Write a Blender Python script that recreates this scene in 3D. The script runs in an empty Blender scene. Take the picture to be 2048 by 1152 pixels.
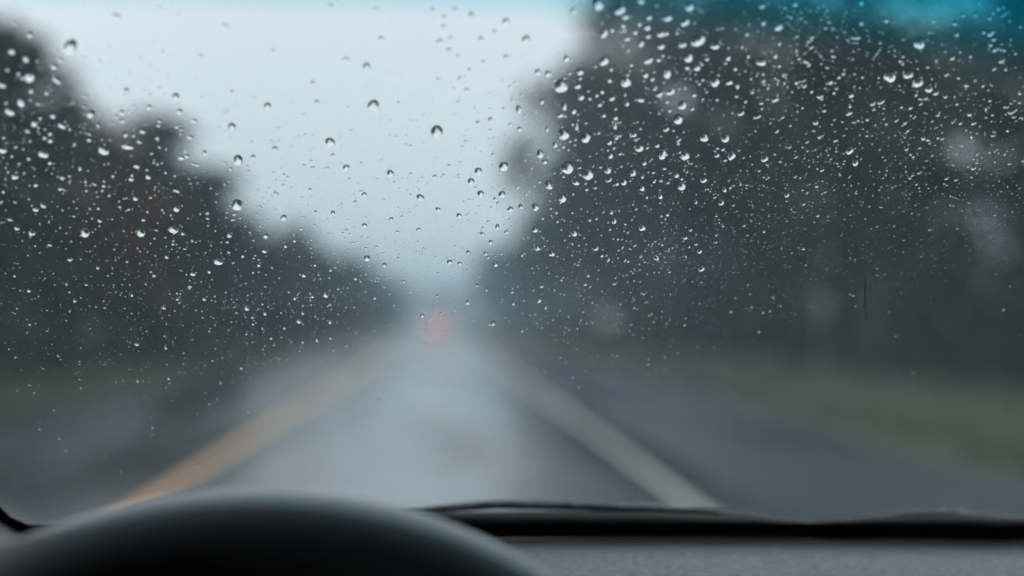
import bpy, math, random
import numpy as np
from mathutils import Vector, Matrix
rnd = random.Random(7)
nr = np.random.default_rng(11)
PI = math.pi
R = math.radians
scene = bpy.context.scene
COL = scene.collection

# ------------------------------------------------------------------ camera
CAM = Vector((0.0, 0.0, 1.2))
FPX = 2844.0                      # 50 mm on a 36 mm sensor, in pixels of a 2048 px wide frame
YAW = math.atan(144 / FPX); PITCH = math.atan(64 / FPX)
FOCUS = 0.75
cam = bpy.data.cameras.new('camera'); co = bpy.data.objects.new('camera', cam); COL.objects.link(co)
co.location = CAM; co.rotation_euler = (PI / 2 + PITCH, 0, -YAW)
cam.lens = 50; cam.sensor_width = 36; cam.clip_start = 0.02; cam.clip_end = 5000
cam.dof.use_dof = True; cam.dof.focus_distance = FOCUS; cam.dof.aperture_fstop = 2.65
scene.camera = co

# ------------------------------------------------------------------ sky, sun, exposure
SUN_EL, SUN_AZ = R(48), R(200)
w = bpy.data.worlds.new("World"); scene.world = w; w.use_nodes = True
nt = w.node_tree; nt.nodes.clear()
out = nt.nodes.new('ShaderNodeOutputWorld'); bg = nt.nodes.new('ShaderNodeBackground')
sky = nt.nodes.new('ShaderNodeTexSky'); sky.sky_type = 'NISHITA'; sky.sun_disc = False
sky.sun_elevation = SUN_EL; sky.sun_rotation = SUN_AZ; sky.dust_density = 4; sky.ozone_density = 2
tc = nt.nodes.new('ShaderNodeTexCoord'); sp = nt.nodes.new('ShaderNodeSeparateXYZ')
ramp = nt.nodes.new('ShaderNodeValToRGB')
e = ramp.color_ramp.elements
e[0].position = 0.0; e[0].color = (9.3, 9.5, 9.55, 1)
e[1].position = 0.30; e[1].color = (10.9, 10.2, 10.8, 1)
noi = nt.nodes.new('ShaderNodeTexNoise'); noi.inputs['Scale'].default_value = 3.0; noi.inputs['Detail'].default_value = 4
nm = nt.nodes.new('ShaderNodeMapRange'); nm.inputs['To Min'].default_value = 0.88; nm.inputs['To Max'].default_value = 1.12
mulc = nt.nodes.new('ShaderNodeMix'); mulc.data_type = 'RGBA'; mulc.blend_type = 'MULTIPLY'; mulc.inputs[0].default_value = 1
mixs = nt.nodes.new('ShaderNodeMix'); mixs.data_type = 'RGBA'; mixs.inputs[0].default_value = 0.93
L = nt.links
L.new(tc.outputs['Generated'], sp.inputs[0]); L.new(sp.outputs['Z'], ramp.inputs[0])
L.new(tc.outputs['Generated'], noi.inputs['Vector']); L.new(noi.outputs['Fac'], nm.inputs['Value'])
L.new(ramp.outputs[0], mulc.inputs[6]); L.new(nm.outputs[0], mulc.inputs[7])
L.new(sky.outputs[0], mixs.inputs[6]); L.new(mulc.outputs[2], mixs.inputs[7])
L.new(mixs.outputs[2], bg.inputs['Color']); bg.inputs['Strength'].default_value = 0.10
L.new(bg.outputs[0], out.inputs['Surface'])
sl = bpy.data.lights.new('overcast_sun', 'SUN'); sl.energy = 0.5; sl.angle = R(30); sl.color = (1, 0.985, 0.96)
so = bpy.data.objects.new('overcast_sun', sl); COL.objects.link(so)
so.rotation_euler = (PI / 2 - SUN_EL, 0, R(20)); so.location = (0, -10, 40)
vs = scene.view_settings; vs.view_transform = 'Standard'; vs.look = 'None'; vs.exposure = 0.0; vs.gamma = 1; vs.use_curve_mapping = False
cy = scene.cycles
cy.max_bounces = 10; cy.diffuse_bounces = 2; cy.glossy_bounces = 3; cy.transmission_bounces = 8; cy.volume_bounces = 1
cy.transparent_max_bounces = 16; cy.sample_clamp_indirect = 4; cy.use_denoising = True; cy.caustics_reflective = False
cy.use_adaptive_sampling = True; cy.adaptive_threshold = 0.01

# ------------------------------------------------------------------ helpers
def tag(o, label=None, cat=None, group=None, kind=None):
    if label: o['label'] = label
    if cat: o['category'] = cat
    if group: o['group'] = group
    if kind: o['kind'] = kind
    return o
def mesh(name, V, F, m=None, parent=None, smooth=False, loc=None):
    me = bpy.data.meshes.new(name)
    V = np.asarray(V, dtype=np.float32)
    if isinstance(F, np.ndarray):
        n, k = F.shape
        me.vertices.add(len(V)); me.vertices.foreach_set('co', V.ravel())
        me.loops.add(n * k); me.loops.foreach_set('vertex_index', F.ravel().astype(np.int32))
        me.polygons.add(n); me.polygons.foreach_set('loop_start', np.arange(0, n * k, k, dtype=np.int32))
        me.update(calc_edges=True)
    else:
        me.from_pydata([tuple(map(float, v)) for v in V], [], F); me.update()
    if smooth: me.polygons.foreach_set('use_smooth', [True] * len(me.polygons))
    if m: me.materials.append(m)
    o = bpy.data.objects.new(name, me); COL.objects.link(o)
    if parent: o.parent = parent
    if loc is not None: o.location = loc
    return o
def empty(name, loc=(0, 0, 0), rz=0):
    o = bpy.data.objects.new(name, None); COL.objects.link(o); o.location = loc; o.rotation_euler = (0, 0, rz); return o
def mat(name, col, rough=0.6, spec=0.5, metal=0.0, noise=None, bump=None, emit=None, coat=0):
    m = bpy.data.materials.new(name); m.use_nodes = True; t = m.node_tree; b = t.nodes['Principled BSDF']
    b.inputs['Base Color'].default_value = (*col, 1); b.inputs['Roughness'].default_value = rough
    b.inputs['Specular IOR Level'].default_value = spec; b.inputs['Metallic'].default_value = metal
    b.inputs['Coat Weight'].default_value = coat
    if emit: b.inputs['Emission Color'].default_value = (*emit[0], 1); b.inputs['Emission Strength'].default_value = emit[1]
    if noise or bump:
        c = t.nodes.new('ShaderNodeTexCoord')
    if noise:      # (scale, colour2)
        n = t.nodes.new('ShaderNodeTexNoise'); n.inputs['Scale'].default_value = noise[0]; n.inputs['Detail'].default_value = 6
        r = t.nodes.new('ShaderNodeValToRGB'); r.color_ramp.elements[0].position = .35; r.color_ramp.elements[1].position = .65
        r.color_ramp.elements[0].color = (*col, 1); r.color_ramp.elements[1].color = (*noise[1], 1)
        t.links.new(c.outputs['Object'], n.inputs['Vector']); t.links.new(n.outputs['Fac'], r.inputs[0]); t.links.new(r.outputs[0], b.inputs['Base Color'])
    if bump:       # (scale, strength, distance)
        n = t.nodes.new('ShaderNodeTexNoise'); n.inputs['Scale'].default_value = bump[0]; n.inputs['Detail'].default_value = 3
        u = t.nodes.new('ShaderNodeBump'); u.inputs['Strength'].default_value = bump[1]; u.inputs['Distance'].default_value = bump[2]
        t.links.new(c.outputs['Object'], n.inputs['Vector']); t.links.new(n.outputs['Fac'], u.inputs['Height']); t.links.new(u.outputs[0], b.inputs['Normal'])
    return m
def grid(P):            # P[i][j] -> verts, quads
    P = np.asarray(P, dtype=np.float64); n, k = P.shape[:2]
    i, j = np.meshgrid(np.arange(n - 1), np.arange(k - 1), indexing='ij'); a = (i * k + j).ravel()
    return P.reshape(-1, 3), np.stack([a, a + 1, a + k + 1, a + k], 1)
class MB:
    def __init__(s): s.V = []; s.F = []
    def add(s, V, F):
        o = len(s.V); s.V += [tuple(v) for v in V]; s.F += [tuple(int(x) + o for x in f) for f in F]; return s
    def box(s, c, d, rz=0, bev=0.0):
        x, y, z = d[0] / 2, d[1] / 2, d[2] / 2; b = min(bev, x * .9, y * .9, z * .9)
        V = []
        if b <= 0:
            V = [(sx * x, sy * y, sz * z) for sz in (-1, 1) for sx, sy in ((-1, -1), (1, -1), (1, 1), (-1, 1))]
            F = [(3, 2, 1, 0), (4, 5, 6, 7), (0, 1, 5, 4), (1, 2, 6, 5), (2, 3, 7, 6), (3, 0, 4, 7)]
        else:
            for zz, q in ((-z, b), (-z + b, 0), (z - b, 0), (z, b)):
                for sx, sy in ((-1, -1), (1, -1), (1, 1), (-1, 1)):
                    p1 = (sx * (x - q - b), sy * (y - q)); p2 = (sx * (x - q), sy * (y - q - b))
                    V += [(*p, zz) for p in ((p1, p2) if sx * sy < 0 else (p2, p1))]
            F = [tuple(range(7, -1, -1)), tuple(range(24, 32))]
            for l in range(3):
                for i in range(8): F.append((l * 8 + i, l * 8 + (i + 1) % 8, l * 8 + 8 + (i + 1) % 8, l * 8 + 8 + i))
        cr, sr = math.cos(rz), math.sin(rz)
        return s.add([(c[0] + v[0] * cr - v[1] * sr, c[1] + v[0] * sr + v[1] * cr, c[2] + v[2]) for v in V], F)
    def tube(s, pts, rad, seg=8, sq=1.0, cap=True, closed=False, up=(0, 0, 1)):
        pts = [Vector(p) for p in pts]; n = len(pts); V = []
        for i, p in enumerate(pts):
            a = pts[i - 1] if (i > 0 or closed) else p; b = pts[(i + 1) % n] if (i < n - 1 or closed) else p
            d = (b - a).normalized(); u = Vector(up)
            if abs(d.dot(u)) > .95: u = Vector((0, 1, 0))
            x = d.cross(u).normalized(); y = x.cross(d).normalized()
            r = rad[i] if hasattr(rad, '__len__') else rad
            for k in range(seg):
                an = 2 * PI * k / seg; V.append(p + x * (math.cos(an) * r) + y * (math.sin(an) * r * sq))
        F = []
        for i in range(n if closed else n - 1):
            for k in range(seg):
                a = i * seg + k; b = i * seg + (k + 1) % seg; j = ((i + 1) % n) * seg
                F.append((a, b, j + (k + 1) % seg, j + k))
        if cap and not closed: F += [tuple(range(seg - 1, -1, -1)), tuple((n - 1) * seg + k for k in range(seg))]
        return s.add(V, F)
    def build(s, name, m, parent=None, smooth=False, loc=None): return mesh(name, s.V, s.F, m, parent, smooth, loc)

# pixel of the 2048x1152 frame -> ray; surface of the windshield
RV = Vector((math.cos(YAW), -math.sin(YAW), 0))
FV = Vector((math.sin(YAW) * math.cos(PITCH), math.cos(YAW) * math.cos(PITCH), math.sin(PITCH)))
UV = RV.cross(FV)
def ray(px, py): return FV + RV * ((px - 1024) / FPX) - UV * ((py - 576) / FPX)
def at(px, py, depth): return CAM + ray(px, py) * depth
TK, CK, XC, Y0 = 1.17, 0.08, 0.36, 0.7815 + 0.08 * 0.36 ** 2
def ysurf(x, z): return Y0 - (z - 1.2) / TK - CK * (x - XC) ** 2
def nsurf(x, z): return Vector((2 * CK * (x - XC), 1, 1 / TK)).normalized()
def hit(px, py):
    d = ray(px, py); s = 0.75
    for _ in range(6):
        p = CAM + d * s; g = p.y - ysurf(p.x, p.z)
        dg = d.y + d.z / TK + 2 * CK * (p.x - XC) * d.x; s -= g / dg
    return CAM + d * s, s
def onglass(px, py, off=0.0):
    p, s = hit(px, py); d = ray(px, py); return CAM + d * (s + off / d.dot(nsurf(p.x, p.z)))
def gp(x, z, off=0.0): return Vector((x, ysurf(x, z), z)) + nsurf(x, z) * off

# ------------------------------------------------------------------ ground, road, markings
def road_mat(shoulder=False):
    m = bpy.data.materials.new('wet_asphalt'); m.use_nodes = True; t = m.node_tree; b = t.nodes['Principled BSDF']; l = t.links
    c = t.nodes.new('ShaderNodeTexCoord'); mp = t.nodes.new('ShaderNodeMapping'); mp.inputs['Scale'].default_value = (.55, .11, 1)
    n = t.nodes.new('ShaderNodeTexNoise'); n.inputs['Scale'].default_value = 1.0; n.inputs['Detail'].default_value = 5
    l.new(c.outputs['Object'], mp.inputs[0]); l.new(mp.outputs[0], n.inputs['Vector'])
    r = t.nodes.new('ShaderNodeMapRange'); r.inputs['From Min'].default_value = .42; r.inputs['From Max'].default_value = .58
    r.inputs['To Min'].default_value = ROUGH[0]; r.inputs['To Max'].default_value = ROUGH[1]
    l.new(n.outputs['Fac'], r.inputs['Value']); l.new(r.outputs[0], b.inputs['Roughness'])
    g = t.nodes.new('ShaderNodeTexNoise'); g.inputs['Scale'].default_value = 120; g.inputs['Detail'].default_value = 2
    cr = t.nodes.new('ShaderNodeValToRGB'); cr.color_ramp.elements[0].color = (.010, .020, .028, 1); cr.color_ramp.elements[1].color = (.030, .045, .054, 1)
    l.new(c.outputs['Object'], g.inputs['Vector']); l.new(g.outputs['Fac'], cr.inputs[0]); l.new(cr.outputs[0], b.inputs['Base Color'])
    bu = t.nodes.new('ShaderNodeBump'); bu.inputs['Strength'].default_value = .25; bu.inputs['Distance'].default_value = .004
    l.new(g.outputs['Fac'], bu.inputs['Height']); l.new(bu.outputs[0], b.inputs['Normal'])
    b.inputs['Coat Weight'].default_value = 0 if shoulder else .3; b.inputs['Coat Roughness'].default_value = .12; b.inputs['Coat IOR'].default_value = 1.33
    # worn strips hold less water: less mirror-like
    r2 = t.nodes.new('ShaderNodeMapRange'); r2.inputs['From Min'].default_value = .42; r2.inputs['From Max'].default_value = .62
    r2.inputs['To Min'].default_value = 1.0 if not shoulder else .45; r2.inputs['To Max'].default_value = .3 if not shoulder else .15
    l.new(n.outputs['Fac'], r2.inputs['Value']); l.new(r2.outputs[0], b.inputs['Specular IOR Level'])
    return m
ROUGH = (.06, .36)
M_road = road_mat()
ROUGH = (.4, .7)
M_should = road_mat(True)
M_grass = mat('verge_grass', (.046, .074, .042), .8, .25, noise=(.6, (.075, .082, .052)), bump=(30, .6, .03))
M_floor = mat('forest_litter', (.035, .03, .02), .9, .2, noise=(.8, (.05, .05, .028)), bump=(8, .6, .05))
M_yel = mat('yellow_road_paint', (.85, .42, .13), .28, .7, noise=(3, (.60, .32, .13)))
M_wht = mat('white_road_paint', (.75, .77, .72), .30, .6, noise=(2, (.70, .72, .69)))
YE = 900.0
def strip(name, xs, zs, m, y0=-40, y1=YE, ny=60, wob=0.0):
    ys = np.concatenate([np.linspace(y0, 60, ny), np.linspace(62, y1, 60)])
    P = [[(x + (wob * (math.sin(y * .31) + .6 * math.sin(y * .83 + 1)) if k in (0, len(xs) - 1) else 0), y, z) for k, (x, z) in enumerate(zip(xs, zs))] for y in ys]
    V, F = grid(P); return mesh(name, V, F, m, smooth=True)
V, F = grid([[(x, y, 0 if abs(x) < 8 else 0.0) for x in np.linspace(-290, 290, 30)] for y in np.linspace(-60, 910, 50)])
g = mesh('ground', V, F, M_floor); tag(g, kind='structure')
tag(strip('grass_verge', (-9.6, -7, -5.0), (.004, .10, .006), M_grass, wob=.35), kind='structure')
tag(strip('grass_verge', (4.1, 6.5, 10.6), (.006, .10, .004), M_grass, wob=.35), kind='structure')
tag(strip('road', (-5.3, -1.7, 1.95), (.012, .035, .03), M_road, wob=.05), kind='structure')
tag(strip('road_shoulder', (1.953, 4.5), (.03, .012), M_should, wob=.0), kind='structure')
for x in (-1.86,): tag(strip('centre_line', (x - .065, x + .065), (.0415, .0415), M_yel), kind='structure')
tag(strip('edge_line', (1.55, 1.635), (.0385, .0385), M_wht), kind='structure')

# ------------------------------------------------------------------ trees
def leafmat(name, a, b):
    m = bpy.data.materials.new(name); m.use_nodes = True; t = m.node_tree; p = t.nodes['Principled BSDF']
    n = t.nodes.new('ShaderNodeTexNoise'); n.inputs['Scale'].default_value = .9; n.inputs['Detail'].default_value = 3
    c = t.nodes.new('ShaderNodeTexCoord'); r = t.nodes.new('ShaderNodeValToRGB')
    r.color_ramp.elements[0].position = .35; r.color_ramp.elements[1].position = .68
    r.color_ramp.elements[0].color = (*a, 1); r.color_ramp.elements[1].color = (*b, 1)
    t.links.new(c.outputs['Object'], n.inputs['Vector']); t.links.new(n.outputs['Fac'], r.inputs[0]); t.links.new(r.outputs[0], p.inputs['Base Color'])
    p.inputs['Roughness'].default_value = .6; p.inputs['Specular IOR Level'].default_value = .15
    return m
M_leaf = [leafmat('dark_foliage', (.010, .026, .023), (.028, .052, .040)), leafmat('olive_foliage', (.030, .044, .030), (.062, .074, .046)),
          leafmat('autumn_foliage', (.12, .045, .028), (.14, .065, .038))]
M_bark = mat('bark', (.035, .028, .022), .85, .3, noise=(9, (.06, .05, .04)), bump=(20, .6, .02))
def leaves(cent, rad, per, size):
    n = len(cent); C = np.repeat(np.array(cent), per, 0); Rr = np.repeat(np.array(rad), per)
    d = nr.normal(size=(n * per, 3)); d /= np.linalg.norm(d, axis=1)[:, None]
    C = C + d * (Rr * nr.random(n * per) ** .45)[:, None] * np.array([1, 1, .75])
    a = nr.normal(size=(n * per, 3)); a /= np.linalg.norm(a, axis=1)[:, None]
    b = np.cross(a, nr.normal(size=(n * per, 3))); b /= np.linalg.norm(b, axis=1)[:, None]
    s = (size * (.6 + .8 * nr.random(n * per)))[:, None]
    V = np.stack([C - a * s, C - b * s * .45, C + a * s, C + b * s * .45], 1).reshape(-1, 3)
    return V, np.arange(len(V)).reshape(-1, 4)
def make_tree(kind, seed, h, spread, base, ncl, per, leaf, lm, trunk_r, lean=0.0):
    rs = random.Random(seed)
    root = empty(kind); mb = MB()
    pts = [(lean * h * (k / 8) ** 2 + rs.uniform(-.02, .02) * h * (k > 0), rs.uniform(-.02, .02) * h * (k > 0), h * .88 * k / 8 - .15 * (k == 0)) for k in range(9)]
    mb.tube(pts, [trunk_r * (1.25 if k == 0 else 1 - k / 8.8) for k in range(9)], 8)
    cent, rad = [], []
    for i in range(ncl):
        f = rs.random() ** .8; z = h * (base + (1 - base) * f); a = rs.uniform(0, 2 * PI)
        prof = math.sin(PI * min(1, .18 + .80 * f)) ** .6
        rr = spread * prof * (.35 + .65 * rs.random() ** .5) * (.75 + .35 * math.sin(3 * a + seed))
        tx = lean * h * f * f
        c = (tx + rr * math.cos(a), rr * math.sin(a), z); cent.append(c); rad.append(spread * rs.uniform(.13, .36))
        if i % 4 == 0:
            z0 = max(h * base * .7, z - rr * .6); zf = z0 / (h * .88)
            mb.tube([(lean * h * min(zf, 1) ** 2, 0, z0), ((c[0] + tx) / 2, c[1] / 2, (z + z0) / 2 + .2), c], [trunk_r * .32, trunk_r * .2, trunk_r * .07], 5)
    mb.build('trunk', M_bark, root, True)
    V, F = leaves(cent, rad, per, leaf); mesh('crown', V, F, M_leaf[lm], root)
    return root
def copy_tree(o):
    c = o.copy(); COL.objects.link(c)
    for ch in list(o.children):
        d = ch.copy(); COL.objects.link(d); d.parent = c
    return c
proto = {
 'tall': [make_tree('broadleaf_tree', 1, 20, 5.2, .30, 95, 62, .30, 0, .30, -.04), make_tree('broadleaf_tree', 2, 18, 4.6, .25, 90, 62, .28, 0, .26), make_tree('broadleaf_tree', 3, 21, 5.6, .38, 95, 62, .30, 1, .33, -.05)],
 'high': [make_tree('broadleaf_tree', 4, 15.5, 5.6, .50, 90, 62, .28, 0, .24, -.08)],
 'mid': [make_tree('roadside_tree', 5, 9, 3.0, .16, 90, 55, .22, 0, .16), make_tree('roadside_tree', 6, 10, 3.3, .2, 90, 55, .22, 1, .17), make_tree('roadside_tree', 7, 8.5, 2.8, .12, 90, 55, .2, 0, .14)],
 'red': [make_tree('roadside_tree', 9, 8, 2.6, .2, 80, 55, .2, 2, .13)],
 'bush': [make_tree('bush', 11, 2.8, 1.9, .05, 36, 60, .12, 0, .06), make_tree('bush', 12, 2.3, 1.7, .05, 32, 60, .12, 1, .05), make_tree('bush', 13, 3.4, 1.9, .05, 40, 60, .13, 0, .06)],
}
ORD = ['nearest', 'second', 'third', 'fourth', 'fifth', 'sixth', 'seventh', 'eighth', 'ninth', 'tenth', 'eleventh', 'twelfth', 'thirteenth', 'fourteenth', 'fifteenth', 'sixteenth', 'seventeenth', 'eighteenth', 'nineteenth', 'twentieth', 'twenty-first', 'twenty-second', 'twenty-third', 'twenty-fourth', 'twenty-fifth', 'twenty-sixth', 'twenty-seventh', 'twenty-eighth', 'twenty-ninth', 'thirtieth']
used = set()
def plant(kind, x, y, sc, label, group):
    ps = proto[kind]; p = ps[rnd.randrange(len(ps))]
    if p.name not in used: used.add(p.name); o = p
    else: o = copy_tree(p)
    o.location = (x, y, .0); o.rotation_euler = (0, 0, rnd.uniform(-.5, .5) if kind in ('tall', 'high') else rnd.uniform(0, 6.28)); s = sc * rnd.uniform(.93, 1.07); o.scale = (s, s, sc * rnd.uniform(.92, 1.08))
    tag(o, label, 'bush' if kind == 'bush' else 'tree', group); return o
LT = 'trees lining the left side of the road'; RT_ = 'tall trees lining the right side of the road'
xs_l = [(-8.6, 22), (-9.3, 30.5), (-8.8, 38), (-9.2, 46), (-8.7, 54), (-9.4, 62), (-8.9, 71), (-9.3, 80), (-8.8, 90), (-9.2, 101), (-9.0, 113), (-9.3, 126), (-9.0, 140), (-9.2, 156), (-8.9, 174), (-9.1, 194), (-9.3, 217), (-9.0, 243), (-9.2, 272), (-9.0, 305)]
SL = [.62, .80, .82, .82, .80, .62, .62, .60, .66, .68, .70, .72, .74, .78, .82, .86, .9, .95, 1, 1]
for i, (x, y) in enumerate(xs_l):
    red = i == 2
    plant('red' if red else 'mid', x, y, SL[i], ('rusty red-leaved tree, ' if red else 'dark leafy tree, ') + ORD[i] + ' from the front in the row along the left verge', LT)
for i in range(20):
    y = 26 + i * 9 + i * i * .35; plant('mid', -14.5 + rnd.uniform(-1.5, 1.5), y, 0.95, 'leafy tree behind the left verge row, ' + ORD[i] + ' from the front', LT)
xs_r = [(8.75, 28.5), (11.2, 36), (9.6, 44), (10.4, 53), (9.4, 62), (10.2, 71), (9.3, 81), (10.1, 88), (9.4, 104), (10.0, 117), (9.3, 131), (9.8, 147), (9.4, 165), (9.7, 185), (9.4, 207), (9.6, 232), (9.5, 260), (9.5, 292)]
plant('tall', 13.6, 31, .5, 'broad dark tree between the two right-hand rows, nearest to us', RT_)
SR = [.50, .42, .55, .60, .78, .72, .76, 1.0, .66, .50, .50, .52, .55, .55, .58, .62, .70, .75]
for i, (x, y) in enumerate(xs_r):
    plant('high' if i == 7 else 'tall', x, y, SR[i], 'tall dark tree, ' + ORD[i] + ' from the front in the row along the right verge', RT_)
for i in range(20):
    y = 30 + i * 9 + i * i * .4; plant('tall', 16.5 + rnd.uniform(-2, 2), y, (.56 if i < 3 else .46 + .03 * i if i < 9 else .6), 'tall tree behind the right verge row, ' + ORD[i] + ' from the front', RT_)
for s, nm_, x0, sc0 in ((-1, 'left', 8.0, .8), (1, 'right', 10.2, .9)):
    for i in range(26):
        y = 19 + i * 5.2 + i * i * .22 if s < 0 else 24 + i * 5.0 + i * i * .22
        plant('bush', s * (x0 + rnd.uniform(-.5, .7)), y, sc0 * rnd.uniform(.8, 1.2), 'dark bush under the trees, ' + ORD[i] + ' from the front along the ' + nm_ + ' verge', 'bushes under the ' + nm_ + ' trees')
for i in range(14):
    plant('bush', 13.2 + rnd.uniform(-.8, .8), 30 + i * 6, 1.5, 'dark bush in the second line behind the right verge, ' + ORD[i] + ' from the front', 'bushes under the right trees')
plant('red', -7.4, 150, .42, 'low reddish shrub-like tree far down the left verge, closest to the pavement', LT)
plant('tall', 18.5, 50, .56, 'tree standing farthest out to the right, behind both right-hand rows', RT_)

for k, pl in enumerate(proto.values()):
    for p in pl:
        if p.name not in used: 
            for ch in list(p.children): bpy.data.objects.remove(ch)
            bpy.data.objects.remove(p)
# far woodland behind the roadside rows, one uncountable mass
cent, rad = [], []
for i in range(640):
    s = -1 if i % 2 else 1
    y = rnd.uniform(20, 420); x = s * rnd.uniform(24 if s > 0 else 20, 34); top = 9.5 if s > 0 else 6.5
    cent.append((x, y, rnd.uniform(0.8, top))); rad.append(rnd.uniform(1.6, 3.0))
for i in range(160):
    cent.append((rnd.uniform(-30, 30), rnd.uniform(410, 470), rnd.uniform(.5, 12))); rad.append(3)
V, F = leaves(cent, rad, 60, .5); tag(mesh('woodland', V, F, M_leaf[0]), 'dark leafy woodland mass behind the roadside trees', 'woodland', kind='stuff')
# grass tufts on the verges
n = 26000; ys = 8 + 90 * nr.random(n) ** 1.6; sd = nr.random(n) < .5
xs = np.where(sd, -5.15 - 4.2 * nr.random(n), 4.35 + 5.8 * nr.random(n)); hh = .05 + .12 * nr.random(n); an = nr.random(n) * 6.28
B = np.stack([xs, ys, np.full(n, .03)], 1); dx = np.stack([np.cos(an), np.sin(an), np.zeros(n)], 1) * .02
tp = B + np.stack([nr.normal(size=n) * .03, nr.normal(size=n) * .03, hh + .03], 1)
tag(mesh('grass', np.stack([B - dx, B + dx, tp], 1).reshape(-1, 3), np.arange(3 * n).reshape(-1, 3), M_grass), 'short wet grass growing along both verges', 'grass', kind='stuff')

# ------------------------------------------------------------------ small roadside things
M_pale = mat('pale_metal', (.62, .64, .66), .4, .5); M_redw = mat('red_brown_wood', (.20, .06, .04), .7, .3, noise=(14, (.12, .05, .035)))
def mailbox(x, y):
    r = empty('mailbox', (x, y, 0)); V = []
    MB().box((0, 0, .46), (.10, .10, .95), bev=.01).box((0, 0, .02), (.5, .5, .3), bev=.04).build('post', M_redw, r)
    prof = [(-.17, 0), (.17, 0), (.17, .2)] + [(.17 * math.cos(a), .2 + .17 * math.sin(a)) for a in np.linspace(.2, PI - .2, 9)] + [(-.17, .2)]
    n = len(prof); VV = [(p[0], yy, .94 + p[1]) for yy in (-.28, .28) for p in prof]
    FF = [tuple(range(n)), tuple(range(2 * n - 1, n - 1, -1))] + [(i, n + i, n + (i + 1) % n, (i + 1) % n) for i in range(n)]
    mesh('box', VV, FF, M_pale, r); MB().box((0, -.29, 1.06), (.05, .02, .02)).build('handle', M_redw, r)
    return tag(r, 'pale mailbox on red-brown post standing on the grass beside the road shoulder', 'mailbox')
mb_ = mailbox(5.45, 46); mb_.scale = (1.5, 1.5, 1.12)
def disc(x, y):  # invented disc and post, standing in for a blurred pale spot between trees
    r = empty('pale_spot_disc', (x, y, 0))
    MB().tube([(0, 0, -.1), (0, 0, 1.75)], .025, 8).build('post', mat('galvanised_steel', (.3, .31, .32), .45, .5, .6), r)
    VV = [(.2 * math.cos(a), yy, 1.56 + .2 * math.sin(a)) for yy in (-.034, -.028) for a in np.linspace(0, 2 * PI, 25)[:-1]]
    FF = [tuple(range(23, -1, -1)), tuple(range(24, 48))] + [(i, (i + 1) % 24, 24 + (i + 1) % 24, 24 + i) for i in range(24)]
    mesh('panel', VV, FF, mat('spot_disc_grey', (.22, .24, .25), .5, .4), r)
    return tag(r, 'small round pale sign, stand-in for a blurred spot at the forest edge', 'disc')
disc(8.15, 30)

# ------------------------------------------------------------------ car ahead
def loft_car(name, y, x, label, paint, lampcol, strength, back=True):
    r = empty(name, (x, y, 0), 0 if back else PI)
    Mp = mat('car_paint', paint, .25, .5, .2, coat=.6); Mg = mat('dark_glass', (.01, .012, .014), .05, .5); Mt = mat('tyre_rubber', (.02, .02, .02), .8, .3)
    Mc = mat('alloy', (.5, .5, .5), .3, .5, .9)
    ln = [(-2.2, .55, .88, .80), (-2.1, .36, .98, .86), (-1.6, .24, 1.02, .90), (-.8, .22, 1.0, .91), (.6, .22, .98, .91), (1.5, .24, .92, .88), (2.1, .32, .80, .82), (2.25, .42, .66, .74)]
    P = []
    for yy, z0, z1, hw in ln:
        zm = (z0 + z1) / 2
        P.append([(-hw * .90, yy, z0), (-hw, yy, zm - .1), (-hw, yy, zm + .12), (-hw * .93, yy, z1 - .03), (-hw * .6, yy, z1), (hw * .6, yy, z1), (hw * .93, yy, z1 - .03), (hw, yy, zm + .12), (hw, yy, zm - .1), (hw * .90, yy, z0), (-hw * .9, yy, z0)])
    V, F = grid(P); F = [tuple(f) for f in F] + [tuple(range(11)), tuple(77 + k for k in range(10, -1, -1))]
    body = mesh('body', V, F, Mp, r, True)
    cab = [(-1.75, .99, 1.0, .82), (-1.05, 1.0, 1.42, .66), (.05, 1.0, 1.46, .66), (.95, .97, .99, .80)]
    P = [[(-h1, yy, z0), (-h1 * .98, yy, (z0 + z1) / 2), (-h1 * .9, yy, z1 - .02), (h1 * .9, yy, z1 - .02), (h1 * .98, yy, (z0 + z1) / 2), (h1, yy, z0)] for yy, z0, z1, h1 in cab]
    V, F = grid(P); mesh('window_band', V, F, Mg, r, True)
    MB().box((0, -.5, 1.465), (1.16, 1.15, .03), bev=.012).build('roof', Mp, r)
    for sy in (-1.35, 1.35):
        for sx in (-.82, .82):
            wv = MB(); wv.tube([(sx - .10, sy, .32), (sx + .10, sy, .32)], .32, 20); wh = wv.build('wheel', Mt, r, True)
            MB().tube([(sx - .105, sy, .32), (sx + .105, sy, .32)], .19, 14).build('rim', Mc, wh)
    Ml = mat('lamp_lens', (.5, .02, .02), .3, .5, emit=(lampcol, strength))
    for sx in (-.62, .62): MB().box((sx, -2.17 if back else 2.22, .78), (.50, .10, .26), bev=.02).build('taillight' if back else 'headlight', Ml, r)
    MB().box((0, -2.235, .62), (.5, .02, .12)).build('number_plate', M_pale, r)
    MB().box((0, -2.2, .42), (1.6, .12, .16), bev=.03).build('bumper', Mp, r)
    return tag(r, label, 'car')
loft_car('car_ahead', 128, -.15, 'distant car ahead in our lane with its red taillights lit', (.10, .11, .12), (1.0, .30, .29), 6)

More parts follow.
